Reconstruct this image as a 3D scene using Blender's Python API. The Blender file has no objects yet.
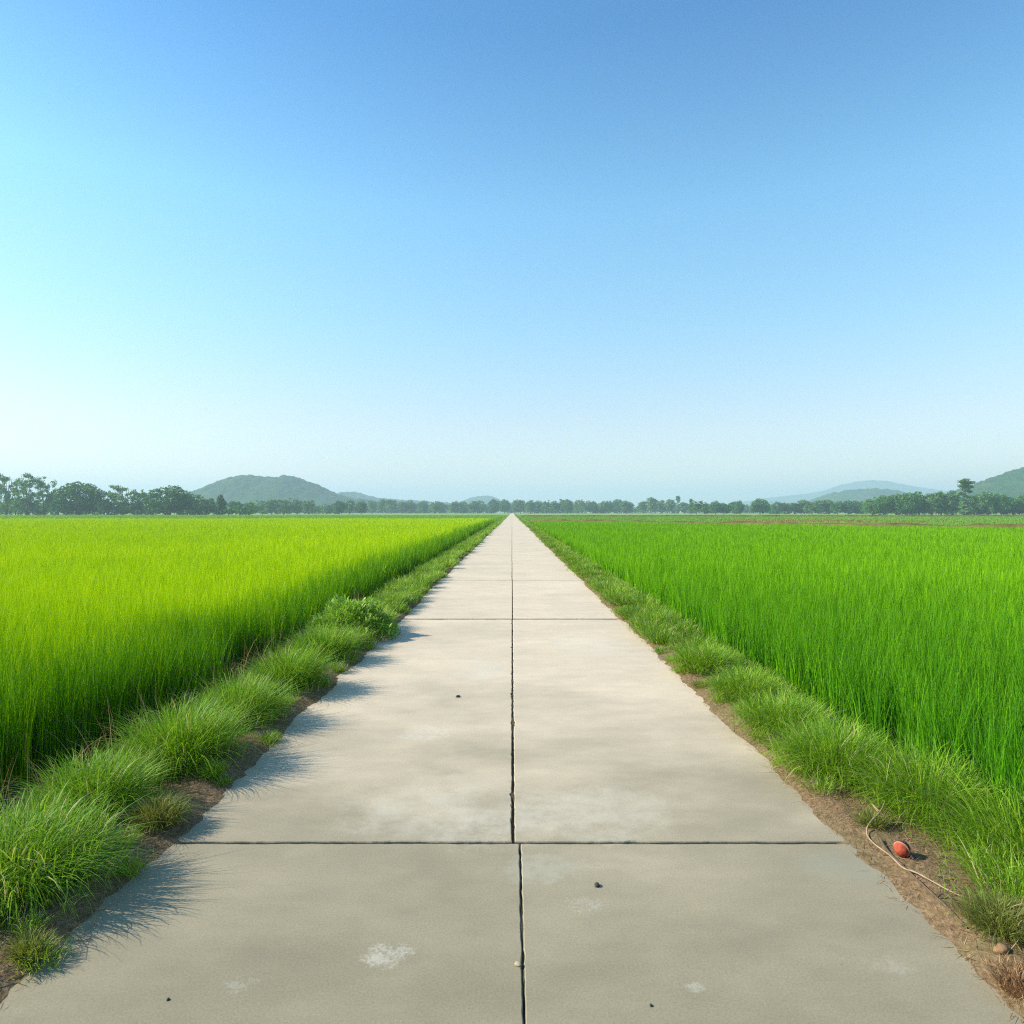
import bpy, math, random
import numpy as np
from mathutils import Vector

C = bpy.context.scene.collection
R = math.radians
rng = np.random.default_rng(7)
random.seed(7)
F = 1024 * 24 / 36.0          # focal length in pixels of the 24 mm lens
H = 1.65                      # eye height above the road


# ------------------------------------------------------------------ helpers
def ground_at(px, py, h=0.0):
    """Place on a level at height h whose direction is that of a pixel of the photograph."""
    y = (H - h) * F / (py - 512.0)
    return ((px - 512.0) / F * y, y)


def tag(o, label=None, cat=None, group=None, kind=None):
    if label: o['label'] = label
    if cat: o['category'] = cat
    if group: o['group'] = group
    if kind: o['kind'] = kind
    return o


def link(o, parent=None):
    C.objects.link(o)
    if parent is not None:
        o.parent = parent
    return o


def mesh_np(name, V, Q, mat, attrs=None, smooth=True):
    """Mesh data from numpy arrays; Q is (n,4) quads or (n,3) triangles."""
    V = np.asarray(V, np.float32); Q = np.asarray(Q, np.int32)
    me = bpy.data.meshes.new(name)
    k = Q.shape[1]
    me.vertices.add(len(V)); me.vertices.foreach_set('co', V.ravel())
    me.loops.add(Q.size); me.loops.foreach_set('vertex_index', Q.ravel())
    me.polygons.add(len(Q))
    me.polygons.foreach_set('loop_start', np.arange(0, Q.size, k, dtype=np.int32))
    me.polygons.foreach_set('use_smooth', np.full(len(Q), smooth))
    me.update(calc_edges=True)
    for nm, arr in (attrs or {}).items():
        a = me.attributes.new(nm, 'FLOAT', 'POINT')
        a.data.foreach_set('value', np.asarray(arr, np.float32))
    if mat: me.materials.append(mat)
    return me


def obj(name, me, parent=None, loc=(0, 0, 0)):
    o = bpy.data.objects.new(name, me)
    o.location = loc
    return link(o, parent)


def empty(name, loc):
    o = bpy.data.objects.new(name, None)
    o.empty_display_size = 0.2
    o.location = loc
    return link(o)


def join_np(parts):
    """parts: list of (V, Q, tint) -> one (V, Q, tint)"""
    vs, qs, ts, n = [], [], [], 0
    for v, q, t in parts:
        vs.append(v); qs.append(q + n); ts.append(t); n += len(v)
    return np.concatenate(vs), np.concatenate(qs), np.concatenate(ts)


def vnoise(x, y, seed=0):
    """smooth value noise in 2-D, -1..1"""
    x = np.asarray(x, float); y = np.asarray(y, float)
    xi = np.floor(x).astype(np.int64); yi = np.floor(y).astype(np.int64)
    fx = x - xi; fy = y - yi
    fx = fx * fx * (3 - 2 * fx); fy = fy * fy * (3 - 2 * fy)

    def h(a, b):
        n = (a * 374761393 + b * 668265263 + seed * 974634777) & 0x7fffffff
        n = ((n ^ (n >> 13)) * 1274126177) & 0x7fffffff
        n = n ^ (n >> 16)
        return (n & 0xffff) / 32767.5 - 1.0
    a = h(xi, yi) * (1 - fx) + h(xi + 1, yi) * fx
    b = h(xi, yi + 1) * (1 - fx) + h(xi + 1, yi + 1) * fx
    return a * (1 - fy) + b * fy


def fbm(x, y, seed=0, oct=4):
    s, a = 0.0, 0.5
    for i in range(oct):
        s = s + a * vnoise(x * 2 ** i + 17.3 * i, y * 2 ** i - 9.1 * i, seed + i)
        a *= 0.5
    return s


def blades(root, L, w, az, th0, bend, segs, tint, twist=0.5, floor=None):
    """Curved tapering leaf blades. az: direction of lean, th0: lean at the root, bend: extra lean at the tip."""
    N = len(root)
    t = np.linspace(0, 1, segs + 1)
    tm = (t[:-1] + t[1:]) / 2
    th = th0[:, None] + bend[:, None] * tm[None, :] ** 1.4
    step = (L / segs)[:, None]
    hz = np.concatenate([np.zeros((N, 1)), np.cumsum(np.sin(th) * step, 1)], 1)
    vz = np.concatenate([np.zeros((N, 1)), np.cumsum(np.cos(th) * step, 1)], 1)
    cx, sx = np.cos(az)[:, None], np.sin(az)[:, None]
    P = np.stack([root[:, :1] + hz * cx, root[:, 1:2] + hz * sx, root[:, 2:3] + vz], -1)
    if floor is not None:
        P[..., 2] = np.maximum(P[..., 2], floor)
    sa = az + np.pi / 2 + rng.normal(0, twist, N)
    side = np.stack([np.cos(sa), np.sin(sa), np.zeros(N)], -1)[:, None, :]
    prof = np.clip(1.0 - t ** 2.2, 0.06, 1) * (0.75 + 0.25 * np.minimum(1, t * 4))
    off = side * (w[:, None] * 0.5 * prof[None, :])[..., None]
    V = np.stack([P - off, P + off], 2).reshape(-1, 3)
    k = (segs + 1) * 2
    base = (np.arange(N) * k)[:, None] + (np.arange(segs) * 2)[None, :]
    Q = np.stack([base, base + 1, base + 3, base + 2], -1).reshape(-1, 4)
    return V, Q, np.repeat(tint, k)


# ------------------------------------------------------------------ node helpers
def new_mat(name):
    m = bpy.data.materials.new(name); m.use_nodes = True
    nt = m.node_tree; nt.nodes.clear()
    out = nt.nodes.new('ShaderNodeOutputMaterial')
    return m, nt, out


def N(nt, typ, **kw):
    n = nt.nodes.new(typ)
    for k, v in kw.items():
        if k.startswith('i_'):
            n.inputs[k[2:].replace('_', ' ')].default_value = v
        else:
            setattr(n, k, v)
    return n


def ramp(nt, fac, stops):
    r = nt.nodes.new('ShaderNodeValToRGB')
    e = r.color_ramp.elements
    while len(e) < len(stops): e.new(0.5)
    for el, (p, c) in zip(e, stops):
        el.position = p; el.color = (*c, 1)
    nt.links.new(fac, r.inputs[0])
    return r.outputs[0]


def math_(nt, op, a, b=None, clamp=False):
    n = nt.nodes.new('ShaderNodeMath'); n.operation = op; n.use_clamp = clamp
    for i, v in enumerate((a, b)):
        if v is None: continue
        if isinstance(v, (int, float)): n.inputs[i].default_value = v
        else: nt.links.new(v, n.inputs[i])
    return n.outputs[0]


def mix(nt, fac, a, b, blend='MIX'):
    n = nt.nodes.new('ShaderNodeMix'); n.data_type = 'RGBA'; n.blend_type = blend
    for s, v in ((n.inputs[0], fac), (n.inputs[6], a), (n.inputs[7], b)):
        if isinstance(v, (int, float)): s.default_value = v
        elif isinstance(v, tuple): s.default_value = (*v, 1)
        else: nt.links.new(v, s)
    return n.outputs[2]


def noise(nt, vec, scale, detail=4, rough=0.55, dim='3D'):
    n = nt.nodes.new('ShaderNodeTexNoise'); n.noise_dimensions = dim
    n.inputs['Scale'].default_value = scale; n.inputs['Detail'].default_value = detail
    n.inputs['Roughness'].default_value = rough
    if vec is not None: nt.links.new(vec, n.inputs['Vector'])
    return n.outputs['Fac']


def leaf_mat(name, stops, trans=0.42, rough=0.5, spec=0.3, tscale=(1.25, 1.15, 0.6), patch=None):
    """Leaf material: colour by each blade's own tint, part of the light passes through."""
    m, nt, out = new_mat(name)
    at = N(nt, 'ShaderNodeAttribute', attribute_name='tint')
    fac = at.outputs['Fac']
    col = ramp(nt, fac, stops)
    if patch:                                # broad differences in the crop itself
        geo = N(nt, 'ShaderNodeNewGeometry')
        n = noise(nt, geo.outputs['Position'], patch[0], 3)
        f = ramp(nt, n, [(0.35, (0, 0, 0)), (0.65, (1, 1, 1))])
        col = mix(nt, math_(nt, 'MULTIPLY', f, patch[2]), col, patch[1])
    b = N(nt, 'ShaderNodeBsdfPrincipled')
    b.inputs['Roughness'].default_value = rough
    b.inputs['Specular IOR Level'].default_value = spec
    nt.links.new(col, b.inputs['Base Color'])
    tr = N(nt, 'ShaderNodeBsdfTranslucent')
    nt.links.new(mix(nt, 1.0, col, tscale, 'MULTIPLY'), tr.inputs['Color'])
    ms = N(nt, 'ShaderNodeMixShader'); ms.inputs[0].default_value = trans
    nt.links.new(b.outputs[0], ms.inputs[1]); nt.links.new(tr.outputs[0], ms.inputs[2])
    nt.links.new(ms.outputs[0], out.inputs[0])
    return m


def plain(name, col, rough=0.7, var=0.25, scale=30, bump=0.3, spec=0.3):
    m, nt, out = new_mat(name)
    geo = N(nt, 'ShaderNodeTexCoord')
    n = noise(nt, geo.outputs['Object'], scale, 5)
    c = ramp(nt, n, [(0.3, tuple(x * (1 - var) for x in col)), (0.7, tuple(min(1, x * (1 + var)) for x in col))])
    b = N(nt, 'ShaderNodeBsdfPrincipled'); b.inputs['Roughness'].default_value = rough
    b.inputs['Specular IOR Level'].default_value = spec
    nt.links.new(c, b.inputs['Base Color'])
    bp = N(nt, 'ShaderNodeBump'); bp.inputs['Strength'].default_value = bump
    bp.inputs['Distance'].default_value = 0.01
    nt.links.new(n, bp.inputs['Height']); nt.links.new(bp.outputs[0], b.inputs['Normal'])
    nt.links.new(b.outputs[0], out.inputs[0])
    return m


# ------------------------------------------------------------------ materials
M = {}
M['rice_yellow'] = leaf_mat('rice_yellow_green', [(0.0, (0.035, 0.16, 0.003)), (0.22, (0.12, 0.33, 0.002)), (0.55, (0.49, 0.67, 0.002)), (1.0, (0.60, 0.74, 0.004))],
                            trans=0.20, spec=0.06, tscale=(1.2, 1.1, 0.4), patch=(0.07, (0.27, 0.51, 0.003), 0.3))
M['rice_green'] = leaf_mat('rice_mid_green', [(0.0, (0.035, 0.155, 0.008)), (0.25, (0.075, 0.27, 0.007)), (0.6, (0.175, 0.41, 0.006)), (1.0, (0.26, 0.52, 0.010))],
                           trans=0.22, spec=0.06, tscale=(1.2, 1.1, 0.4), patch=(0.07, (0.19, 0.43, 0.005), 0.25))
M['rice_far'] = leaf_mat('far_field_green', [(0.0, (0.14, 0.34, 0.03)), (1.0, (0.25, 0.44, 0.06))], trans=0.4,
                         patch=(0.02, (0.26, 0.36, 0.08), 0.6))
M['verge'] = leaf_mat('verge_grass_green', [(0.0, (0.075, 0.185, 0.010)), (0.55, (0.19, 0.37, 0.016)), (0.9, (0.36, 0.52, 0.03)), (1.0, (0.46, 0.42, 0.20))],
                      trans=0.33, rough=0.5, spec=0.2)
M['bush'] = leaf_mat('bush_leaf_green', [(0.0, (0.14, 0.29, 0.025)), (0.65, (0.30, 0.50, 0.05)), (1.0, (0.55, 0.68, 0.20))], trans=0.3, rough=0.5, spec=0.2)
M['weed'] = leaf_mat('weed_dry_green', [(0.0, (0.20, 0.12, 0.05)), (0.4, (0.22, 0.22, 0.05)), (1.0, (0.20, 0.32, 0.05))], trans=0.35)
M['dry'] = leaf_mat('dry_straw', [(0.0, (0.20, 0.10, 0.045)), (0.5, (0.34, 0.19, 0.09)), (1.0, (0.50, 0.36, 0.20))], trans=0.2, rough=0.7, spec=0.15)
M['tree_leaf'] = leaf_mat('tree_leaves', [(0.0, (0.034, 0.11, 0.024)), (0.6, (0.072, 0.20, 0.036)), (1.0, (0.13, 0.28, 0.05))], trans=0.25, rough=0.6, spec=0.2)
M['tree_leaf_pale'] = leaf_mat('tree_leaves_pale', [(0.0, (0.055, 0.135, 0.032)), (0.6, (0.11, 0.25, 0.052)), (1.0, (0.18, 0.32, 0.07))], trans=0.25, rough=0.6, spec=0.2)
M['bark'] = plain('bark', (0.16, 0.12, 0.09), 0.9, 0.3, 3)
M['wood_mass'] = M['tree_leaf']


def soil_mat():
    m, nt, out = new_mat('soil')
    geo = N(nt, 'ShaderNodeNewGeometry'); P = geo.outputs['Position']
    n1 = noise(nt, P, 2.2, 6, 0.6); n2 = noise(nt, P, 45, 5, 0.65); n3 = noise(nt, P, 0.03, 3)
    dry = ramp(nt, n2, [(0.25, (0.09, 0.060, 0.030)), (0.5, (0.20, 0.130, 0.068)), (0.75, (0.33, 0.235, 0.135))])
    mud = ramp(nt, n2, [(0.3, (0.045, 0.033, 0.020)), (0.7, (0.10, 0.075, 0.045))])
    sep = N(nt, 'ShaderNodeSeparateXYZ'); nt.links.new(P, sep.inputs[0])
    low = math_(nt, 'MULTIPLY_ADD', sep.outputs[2], -9.0); low.node.inputs[2].default_value = -0.5; low.node.use_clamp = True
    c = mix(nt, low, dry, mud)
    moss = ramp(nt, n1, [(0.50, (0, 0, 0)), (0.66, (1, 1, 1))])
    c = mix(nt, math_(nt, 'MULTIPLY', moss, 0.35), c, (0.10, 0.13, 0.04))
    far = ramp(nt, math_(nt, 'MULTIPLY', sep.outputs[1], 0.0025), [(0.14, (0, 0, 0)), (0.25, (1, 1, 1))])
    fcol = ramp(nt, n3, [(0.45, (0.17, 0.32, 0.05)), (0.65, (0.30, 0.30, 0.10))])
    c = mix(nt, far, c, fcol)
    b = N(nt, 'ShaderNodeBsdfPrincipled'); b.inputs['Roughness'].default_value = 0.95
    b.inputs['Specular IOR Level'].default_value = 0.1
    nt.links.new(c, b.inputs['Base Color'])
    bp = N(nt, 'ShaderNodeBump'); bp.inputs['Strength'].default_value = 0.8; bp.inputs['Distance'].default_value = 0.02
    nt.links.new(n2, bp.inputs['Height']); nt.links.new(bp.outputs[0], b.inputs['Normal'])
    nt.links.new(b.outputs[0], out.inputs[0])
    return m


def concrete_mat():
    m, nt, out = new_mat('concrete')
    geo = N(nt, 'ShaderNodeNewGeometry'); P = geo.outputs['Position']
    at = N(nt, 'ShaderNodeAttribute', attribute_name='tone')
    st = N(nt, 'ShaderNodeMapping'); st.inputs['Scale'].default_value = (0.6, 1.0, 1.0)
    nt.links.new(P, st.inputs[0])
    big = noise(nt, st.outputs[0], 0.9, 5, 0.6)
    mid = noise(nt, st.outputs[0], 5.0, 6, 0.65)
    fine = noise(nt, P, 110, 5, 0.75)
    grit = noise(nt, P, 420, 2, 0.5)
    grey = (0.226, 0.196, 0.121); cream = (0.625, 0.505, 0.36)
    sp0 = N(nt, 'ShaderNodeSeparateXYZ'); nt.links.new(P, sp0.inputs[0])
    # the slabs are greyer near the camera and creamier farther on
    wob = math_(nt, 'MULTIPLY', math_(nt, 'SUBTRACT', big, 0.5), 5.0)
    yy = math_(nt, 'MULTIPLY', math_(nt, 'ADD', sp0.outputs[1], wob), 0.05)
    far_tone = ramp(nt, yy, [(0.10, (0.10,) * 3), (0.175, (0.22,) * 3), (0.22, (0.46,) * 3), (0.32, (0.76,) * 3), (0.8, (0.84,) * 3)])
    c = mix(nt, math_(nt, 'ADD', far_tone, at.outputs['Fac'], clamp=True), grey, cream)
    f = ramp(nt, big, [(0.30, (0.90, 0.905, 0.91)), (0.5, (1, 1, 1)), (0.72, (1.10, 1.095, 1.08))])
    c = mix(nt, 1.0, c, f, 'MULTIPLY')
    f = ramp(nt, mid, [(0.30, (0.91, 0.915, 0.92)), (0.55, (1, 1, 1)), (0.75, (1.09, 1.085, 1.07))])
    c = mix(nt, 1.0, c, f, 'MULTIPLY')
    f = ramp(nt, fine, [(0.28, (0.76, 0.76, 0.75)), (0.5, (1, 1, 1)), (0.74, (1.22, 1.21, 1.19))])
    c = mix(nt, 0.9, c, f, 'MULTIPLY')
    # pale scuffed patches and lime blooms where the photograph has them
    sep = N(nt, 'ShaderNodeSeparateXYZ'); nt.links.new(P, sep.inputs[0])

    def patch(c, px, py, rx, ry, lo, hi, col, amount, scale):
        x, y = ground_at(px, py)
        dx = math_(nt, 'DIVIDE', math_(nt, 'SUBTRACT', sep.outputs[0], x), rx)
        dy = math_(nt, 'DIVIDE', math_(nt, 'SUBTRACT', sep.outputs[1], y), ry)
        d2 = math_(nt, 'ADD', math_(nt, 'MULTIPLY', dx, dx), math_(nt, 'MULTIPLY', dy, dy))
        k = math_(nt, 'SUBTRACT', 1.0, d2, clamp=True)
        k = math_(nt, 'MULTIPLY', math_(nt, 'MULTIPLY', math_(nt, 'POWER', k, 0.6), noise(nt, P, scale, 6, 0.8)), math_(nt, 'ADD', 0.45, noise(nt, P, scale * 0.22, 3, 0.6)))
        k = ramp(nt, k, [(lo, (0, 0, 0)), (hi, (1, 1, 1))])
        return mix(nt, math_(nt, 'MULTIPLY', k, amount), c, col)
    pale = (0.40, 0.375, 0.29)
    c = patch(c, 388, 955, 0.16, 0.12, 0.36, 0.52, (0.52, 0.48, 0.39), 0.55, 75)
    c = patch(c, 585, 905, 0.20, 0.12, 0.42, 0.56, pale, 0.55, 70)
    c = patch(c, 848, 866, 0.34, 0.20, 0.24, 0.46, (0.27, 0.255, 0.18), 0.6, 11)
    c = patch(c, 545, 868, 0.30, 0.22, 0.30, 0.50, pale, 0.4, 14)
    c = patch(c, 240, 985, 0.12, 0.10, 0.43, 0.54, pale, 0.35, 60)
    c = patch(c, 695, 987, 0.06, 0.05, 0.40, 0.52, pale, 0.6, 70)
    c = patch(c, 890, 965, 0.16, 0.09, 0.38, 0.55, pale, 0.35, 40)
    c = patch(c, 440, 805, 0.85, 0.60, 0.30, 0.55, (0.56, 0.50, 0.39), 0.40, 5)
    c = patch(c, 590, 812, 0.75, 0.50, 0.28, 0.52, (0.56, 0.50, 0.39), 0.40, 6)
    c = patch(c, 470, 830, 0.30, 0.40, 0.33, 0.5, (0.60, 0.54, 0.43), 0.22, 14)
    c = patch(c, 590, 645, 0.7, 1.0, 0.3, 0.5, (0.58, 0.52, 0.42), 0.35, 4)
    c = patch(c, 425, 733, 0.35, 0.3, 0.36, 0.5, (0.56, 0.51, 0.41), 0.45, 26)
    c = patch(c, 480, 670, 0.4, 0.9, 0.33, 0.5, (0.56, 0.51, 0.41), 0.35, 8)
    # a few dark specks and pits
    vor = N(nt, 'ShaderNodeTexVoronoi', i_Scale=9.0); nt.links.new(P, vor.inputs['Vector'])
    pit = ramp(nt, vor.outputs['Distance'], [(0.0, (1, 1, 1)), (0.035, (1, 1, 1)), (0.05, (0, 0, 0))])
    sel = ramp(nt, noise(nt, P, 3.0, 2), [(0.60, (0, 0, 0)), (0.64, (1, 1, 1))])
    c = mix(nt, math_(nt, 'MULTIPLY', math_(nt, 'MULTIPLY', pit, sel), 0.7), c, (0.09, 0.08, 0.06))
    b = N(nt, 'ShaderNodeBsdfPrincipled')
    b.inputs['Roughness'].default_value = 0.82; b.inputs['Specular IOR Level'].default_value = 0.25
    nt.links.new(c, b.inputs['Base Color'])
    hgt = math_(nt, 'ADD', math_(nt, 'MULTIPLY', fine, 0.5), math_(nt, 'ADD', math_(nt, 'MULTIPLY', mid, 1.2), math_(nt, 'MULTIPLY', grit, 0.25)))
    bp = N(nt, 'ShaderNodeBump'); bp.inputs['Strength'].default_value = 0.2; bp.inputs['Distance'].default_value = 0.006
    nt.links.new(hgt, bp.inputs['Height']); nt.links.new(bp.outputs[0], b.inputs['Normal'])
    nt.links.new(b.outputs[0], out.inputs[0])
    return m


M['soil'] = soil_mat()
M['concrete'] = concrete_mat()
M['filler'] = plain('joint_dirt', (0.075, 0.060, 0.036), 0.95, 0.4, 60, 0.5, 0.1)
M['bund'] = plain('bund_earth', (0.125, 0.108, 0.036), 0.95, 0.35, 0.8, 0.5, 0.1)

# ------------------------------------------------------------------ field outlines
def edge_l(y):
    """x of the left rice edge"""
    y = np.asarray(y, float)
    e = np.interp(y, [0, 3, 4.7, 5.8, 6.5, 7.0, 7.6, 8.2, 8.7, 10, 14, 30, 130], [-3.7, -3.62, -3.5, -3.2, -2.8, -2.95, -3.4, -3.2, -2.82, -2.85, -2.88, -2.85, -2.75])
    return e + 0.13 * fbm(y * 0.6, y * 0 + 3.1, 11, 3)


def edge_r(y):
    y = np.asarray(y, float)
    return 2.55 + 0.16 * fbm(y * 0.4, y * 0 + 8.7, 23, 3) - 0.1 * np.exp(-((y - 9) / 1.5) ** 2)


def bund_y(x):
    """the earth bund that crosses the right fields runs towards us as it goes right"""
    return 97.0 - (np.asarray(x, float) - 2.5) * 1.02


LEFT_END = 128.0


# ------------------------------------------------------------------ ground
def ground_h(x, y):
    x = np.asarray(x, float); y = np.asarray(y, float)
    near = np.clip(1.5 - y / 60, 0, 1)
    lump = 0.02 * fbm(x * 2.3, y * 2.3, 5, 4) * near
    lx = np.clip((-x - 2.35) / 0.55, 0, 1); rx = np.clip((x - 2.2) / 0.5, 0, 1)
    s = lx * lx * (3 - 2 * lx) * 0.33 + rx * rx * (3 - 2 * rx) * 0.22
    ax = np.abs(x + 0.02)
    under = np.clip((1.60 - ax) / 0.06, 0, 1)
    # loose soil lies against the cast edge and spills over it unevenly
    spill = 0.030 * np.clip((ax - 1.715) / 0.10, -1.6, 1) + 0.024 * fbm(x * 3, y * 1.3, 41, 4) + 0.013 * fbm(x * 12, y * 11, 43, 3)
    spill = np.where(ax < 1.60, -0.05, spill)
    out = np.clip((ax - 1.88) / 0.25, 0, 1)
    edge = (spill + 0.008) * (1 - out) + (0.012 + lump) * out
    return edge * (1 - under) - under * 0.07 - s


xs = np.unique(np.concatenate([np.linspace(-4, 4, 121), np.linspace(1.5, 1.95, 31), np.linspace(-1.95, -1.5, 31), [-7000, -3000, -1200, -500, -200, -80, -40, -20, -12, -8, -6, -5, 5, 6, 8, 12, 20, 40, 80, 200, 500, 1200, 3000, 7000]]))
ys = np.unique(np.concatenate([np.linspace(-6, 1, 20), np.linspace(1, 9, 330), np.linspace(9, 14, 80), np.geomspace(14, 120, 90), [200, 400, 800, 1500, 3000, 7000, -20, -80]]))
X, Y = np.meshgrid(xs, ys)
V = np.stack([X, Y, ground_h(X, Y)], -1).reshape(-1, 3)
nx = len(xs)
i = (np.arange(len(ys) - 1)[:, None] * nx + np.arange(nx - 1)[None, :]).ravel()
Q = np.stack([i, i + 1, i + nx + 1, i + nx], -1)
tag(obj('ground', mesh_np('ground', V, Q, M['soil'])), kind='structure')

# ------------------------------------------------------------------ road: two lanes of cast slabs with open joints
joints = [-3.6] + [ground_at(512, p)[1] for p in (842.5, 619.0, 580.3)]
while joints[-1] < 900: joints.append(joints[-1] + 6.2)


def outline(x0, x1, y0, y1, jl, jr, seed):
    """closed outline of one slab, its arrises chipped a little"""
    pts = []
    step = 0.03 if y0 < 12 else (0.12 if y0 < 40 else 1.0)

    def run(ax, ay, bx, by, amp, nrm, outer):
        n = max(2, int(math.hypot(bx - ax, by - ay) / step))
        for k in range(n):
            t = k / n
            x, y = ax + (bx - ax) * t, ay + (by - ay) * t
            s = x + y * 3.1 + seed * 7.7
            d = amp * (float(vnoise(s * 9, seed * 1.3, 3)) * 0.5 + float(vnoise(s * 31, seed * 2.1, 4)) * 0.5)
            if outer:
                d += 0.012 * float(vnoise(s * 0.9, seed, 6))
            else:
                ch = float(vnoise(s * 6.0, seed * 3.7, 9))
                if ch > 0.62: d -= (ch - 0.62) * 0.045
            pts.append((x + nrm[0] * d, y + nrm[1] * d))
    run(x0, y0, x1, y0, 0.006, (0, -1), False)
    run(x1, y0, x1, y1, 0.012 if jr else 0.004, (1, 0), jr)
    run(x1, y1, x0, y1, 0.006, (0, 1), False)
    run(x0, y1, x0, y0, 0.012 if jl else 0.004, (-1, 0), jl)
    return pts


rv, rf, rt = [], [], []
for k in range(len(joints) - 1):
    y0, y1 = joints[k], joints[k + 1]
    g0 = (0.012, 0.012, 0.046, 0.034)[k] if k < 4 else 0.016
    g1 = (0.012, 0.046, 0.034)[k] if k < 3 else 0.016
    cx = (0.040, 0.006, 0.010, 0.004, 0.0)[min(k, 4)] 
    jw = (0.0045, 0.0082, 0.009, 0.009, 0.009)[min(k, 4)]
    tone = (0.0, 0.06, 0.05, 0.03, 0.0)[min(k, 4)] + (random.random() - 0.5) * 0.05
    for side in (-1, 1):
        if side < 0: pts = outline(-1.80, cx - jw, y0 + g0, y1 - g1, True, False, k * 2 + 1)
        else: pts = outline(cx + jw, 1.75, y0 + g0, y1 - g1, False, True, k * 2 + 2)
        b = len(rv); n = len(pts)
        mx = sum(p[0] for p in pts) / n; my = sum(p[1] for p in pts) / n
        tn = tone + side * 0.012
        z = 0.0
        def ins(p, d):                                     # arris: the top edge is rounded off a few mm
            x0_, y0_ = p[0], p[1]
            return (x0_ + d * (1 if x0_ < mx else -1) * (abs(x0_ - mx) > abs(mx) * 0.6), y0_ + d * (1 if y0_ < my else -1) * (abs(y0_ - my) > (y1 - y0) * 0.49))
        for p in pts: rv.append((*ins(p, 0.004), z)); rt.append(tn)
        for p in pts: rv.append((p[0], p[1], z - 0.005)); rt.append(tn)
        for p in pts: rv.append((p[0], p[1], -0.12)); rt.append(tn)
        rf.append(list(range(b, b + n)))
        for q in range(n):
            q2 = (q + 1) % n
            rf.append([b + q, b + n + q, b + n + q2, b + q2])
            rf.append([b + n + q, b + 2 * n + q, b + 2 * n + q2, b + n + q2])
me = bpy.data.meshes.new('road'); me.from_pydata(rv, [], rf); me.update()
a = me.attributes.new('tone', 'FLOAT', 'POINT'); a.data.foreach_set('value', np.array(rt, np.float32))
me.materials.append(M['concrete'])
road = tag(obj('road', me), kind='structure')
# dirt lying in the joints
ny = 400
yy = np.linspace(-3.5, 60, ny)
fv, fq = [], []
def strip(pts_a, pts_b):
    b = len(fv)
    for p, q in zip(pts_a, pts_b): fv.append(p); fv.append(q)
    for k in range(len(pts_a) - 1): fq.append((b + 2 * k, b + 2 * k + 1, b + 2 * k + 3, b + 2 * k + 2))
for j in joints[1:12]:
    xx = np.linspace(-1.66, 1.62, 160)
    zz = -0.013 + 0.006 * vnoise(xx * 9, xx * 0 + j, 2)
    strip([(x, j - 0.07, z) for x, z in zip(xx, zz)], [(x, j + 0.07, z) for x, z in zip(xx, zz)])
for j0, j1, cx in zip(joints[:-1], joints[1:], [0.04, 0.006, 0.010, 0.004] + [0.0] * 200):
    y2 = np.linspace(j0 + 0.071, j1 - 0.071, 120 if j0 < 12 else 6)
    zz = -0.011 + 0.008 * vnoise(y2 * 7, y2 * 0 + 5, 12)
    strip([(cx - 0.04, y, z) for y, z in zip(y2, zz)], [(cx + 0.04, y, z) for y, z in zip(y2, zz)])
fm = bpy.data.meshes.new('joint_filler'); fm.from_pydata(fv, [], fq); fm.update(); fm.materials.append(M['filler'])
obj('joint_filler', fm, road)


# ------------------------------------------------------------------ rice crop
def scatter(y0, y1, x_lo, x_hi, rho0, d0, p, cap=1e9):
    """points with density rho0 (d<d0) falling as (d0/d)^p; x_lo, x_hi functions of y"""
    out = []
    edges = np.geomspace(y0, y1, 60)
    for a, b in zip(edges[:-1], edges[1:]):
        ym = (a + b) / 2
        lo, hi = float(np.min(x_lo(np.array([a, ym, b])))), float(np.max(x_hi(np.array([a, ym, b]))))
        if hi <= lo: continue
        rmax = rho0 * min(1.0, (d0 / a) ** p)
        n = int(rmax * (b - a) * (hi - lo))
        x = rng.uniform(lo, hi, n); y = rng.uniform(a, b, n)
        d = np.hypot(x, y)
        keep = (rng.random(n) < rho0 * np.minimum(1, (d0 / d) ** p) / rmax) & (x > x_lo(y)) & (x < x_hi(y))
        out.append(np.stack([x[keep], y[keep]], -1))
    return np.concatenate(out)


def rice(pts, hgt, per, seed, wide=0.0062, d0=8.0, tinted=None):
    """each point is a hill of several leaves"""
    d = np.hypot(pts[:, 0], pts[:, 1])
    parts = []
    for lo, hi, segs in ((0, 9, 5), (9, 22, 3), (22, 1e9, 2)):
        s = (d >= lo) & (d < hi)
        P = pts[s]; n = len(P)
        if n == 0: continue
        wave = 0.11 * fbm(P[:, 0] * 0.22, P[:, 1] * 0.13, seed, 3) + 0.05 * fbm(P[:, 0] * 1.1, P[:, 1] * 1.1, seed + 5, 2)
        Hh = np.repeat(hgt + wave + rng.normal(0, 0.03, n), per)
        base = np.repeat(P, per, 0) + rng.normal(0, 0.022, (n * per, 2))
        gz = ground_h(base[:, 0], base[:, 1])
        root = np.column_stack([base, gz])
        k = n * per
        L = Hh * rng.uniform(0.72, 1.10, k)
        dd = np.repeat(d[s], per)
        w = wide * np.maximum(1, dd / d0) ** 0.78 * rng.uniform(0.7, 1.25, k)
        az = rng.uniform(0, 2 * np.pi, k)
        th0 = np.abs(rng.normal(0.05, 0.06, k)); bend = np.abs(rng.normal(0.22, 0.22, k))
        mu = 0.5 if tinted is None else tinted(P[:, 0], P[:, 1])
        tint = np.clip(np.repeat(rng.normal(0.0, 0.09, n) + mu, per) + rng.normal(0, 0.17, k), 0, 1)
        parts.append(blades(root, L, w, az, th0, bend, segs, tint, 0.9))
    return join_np(parts)


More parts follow.
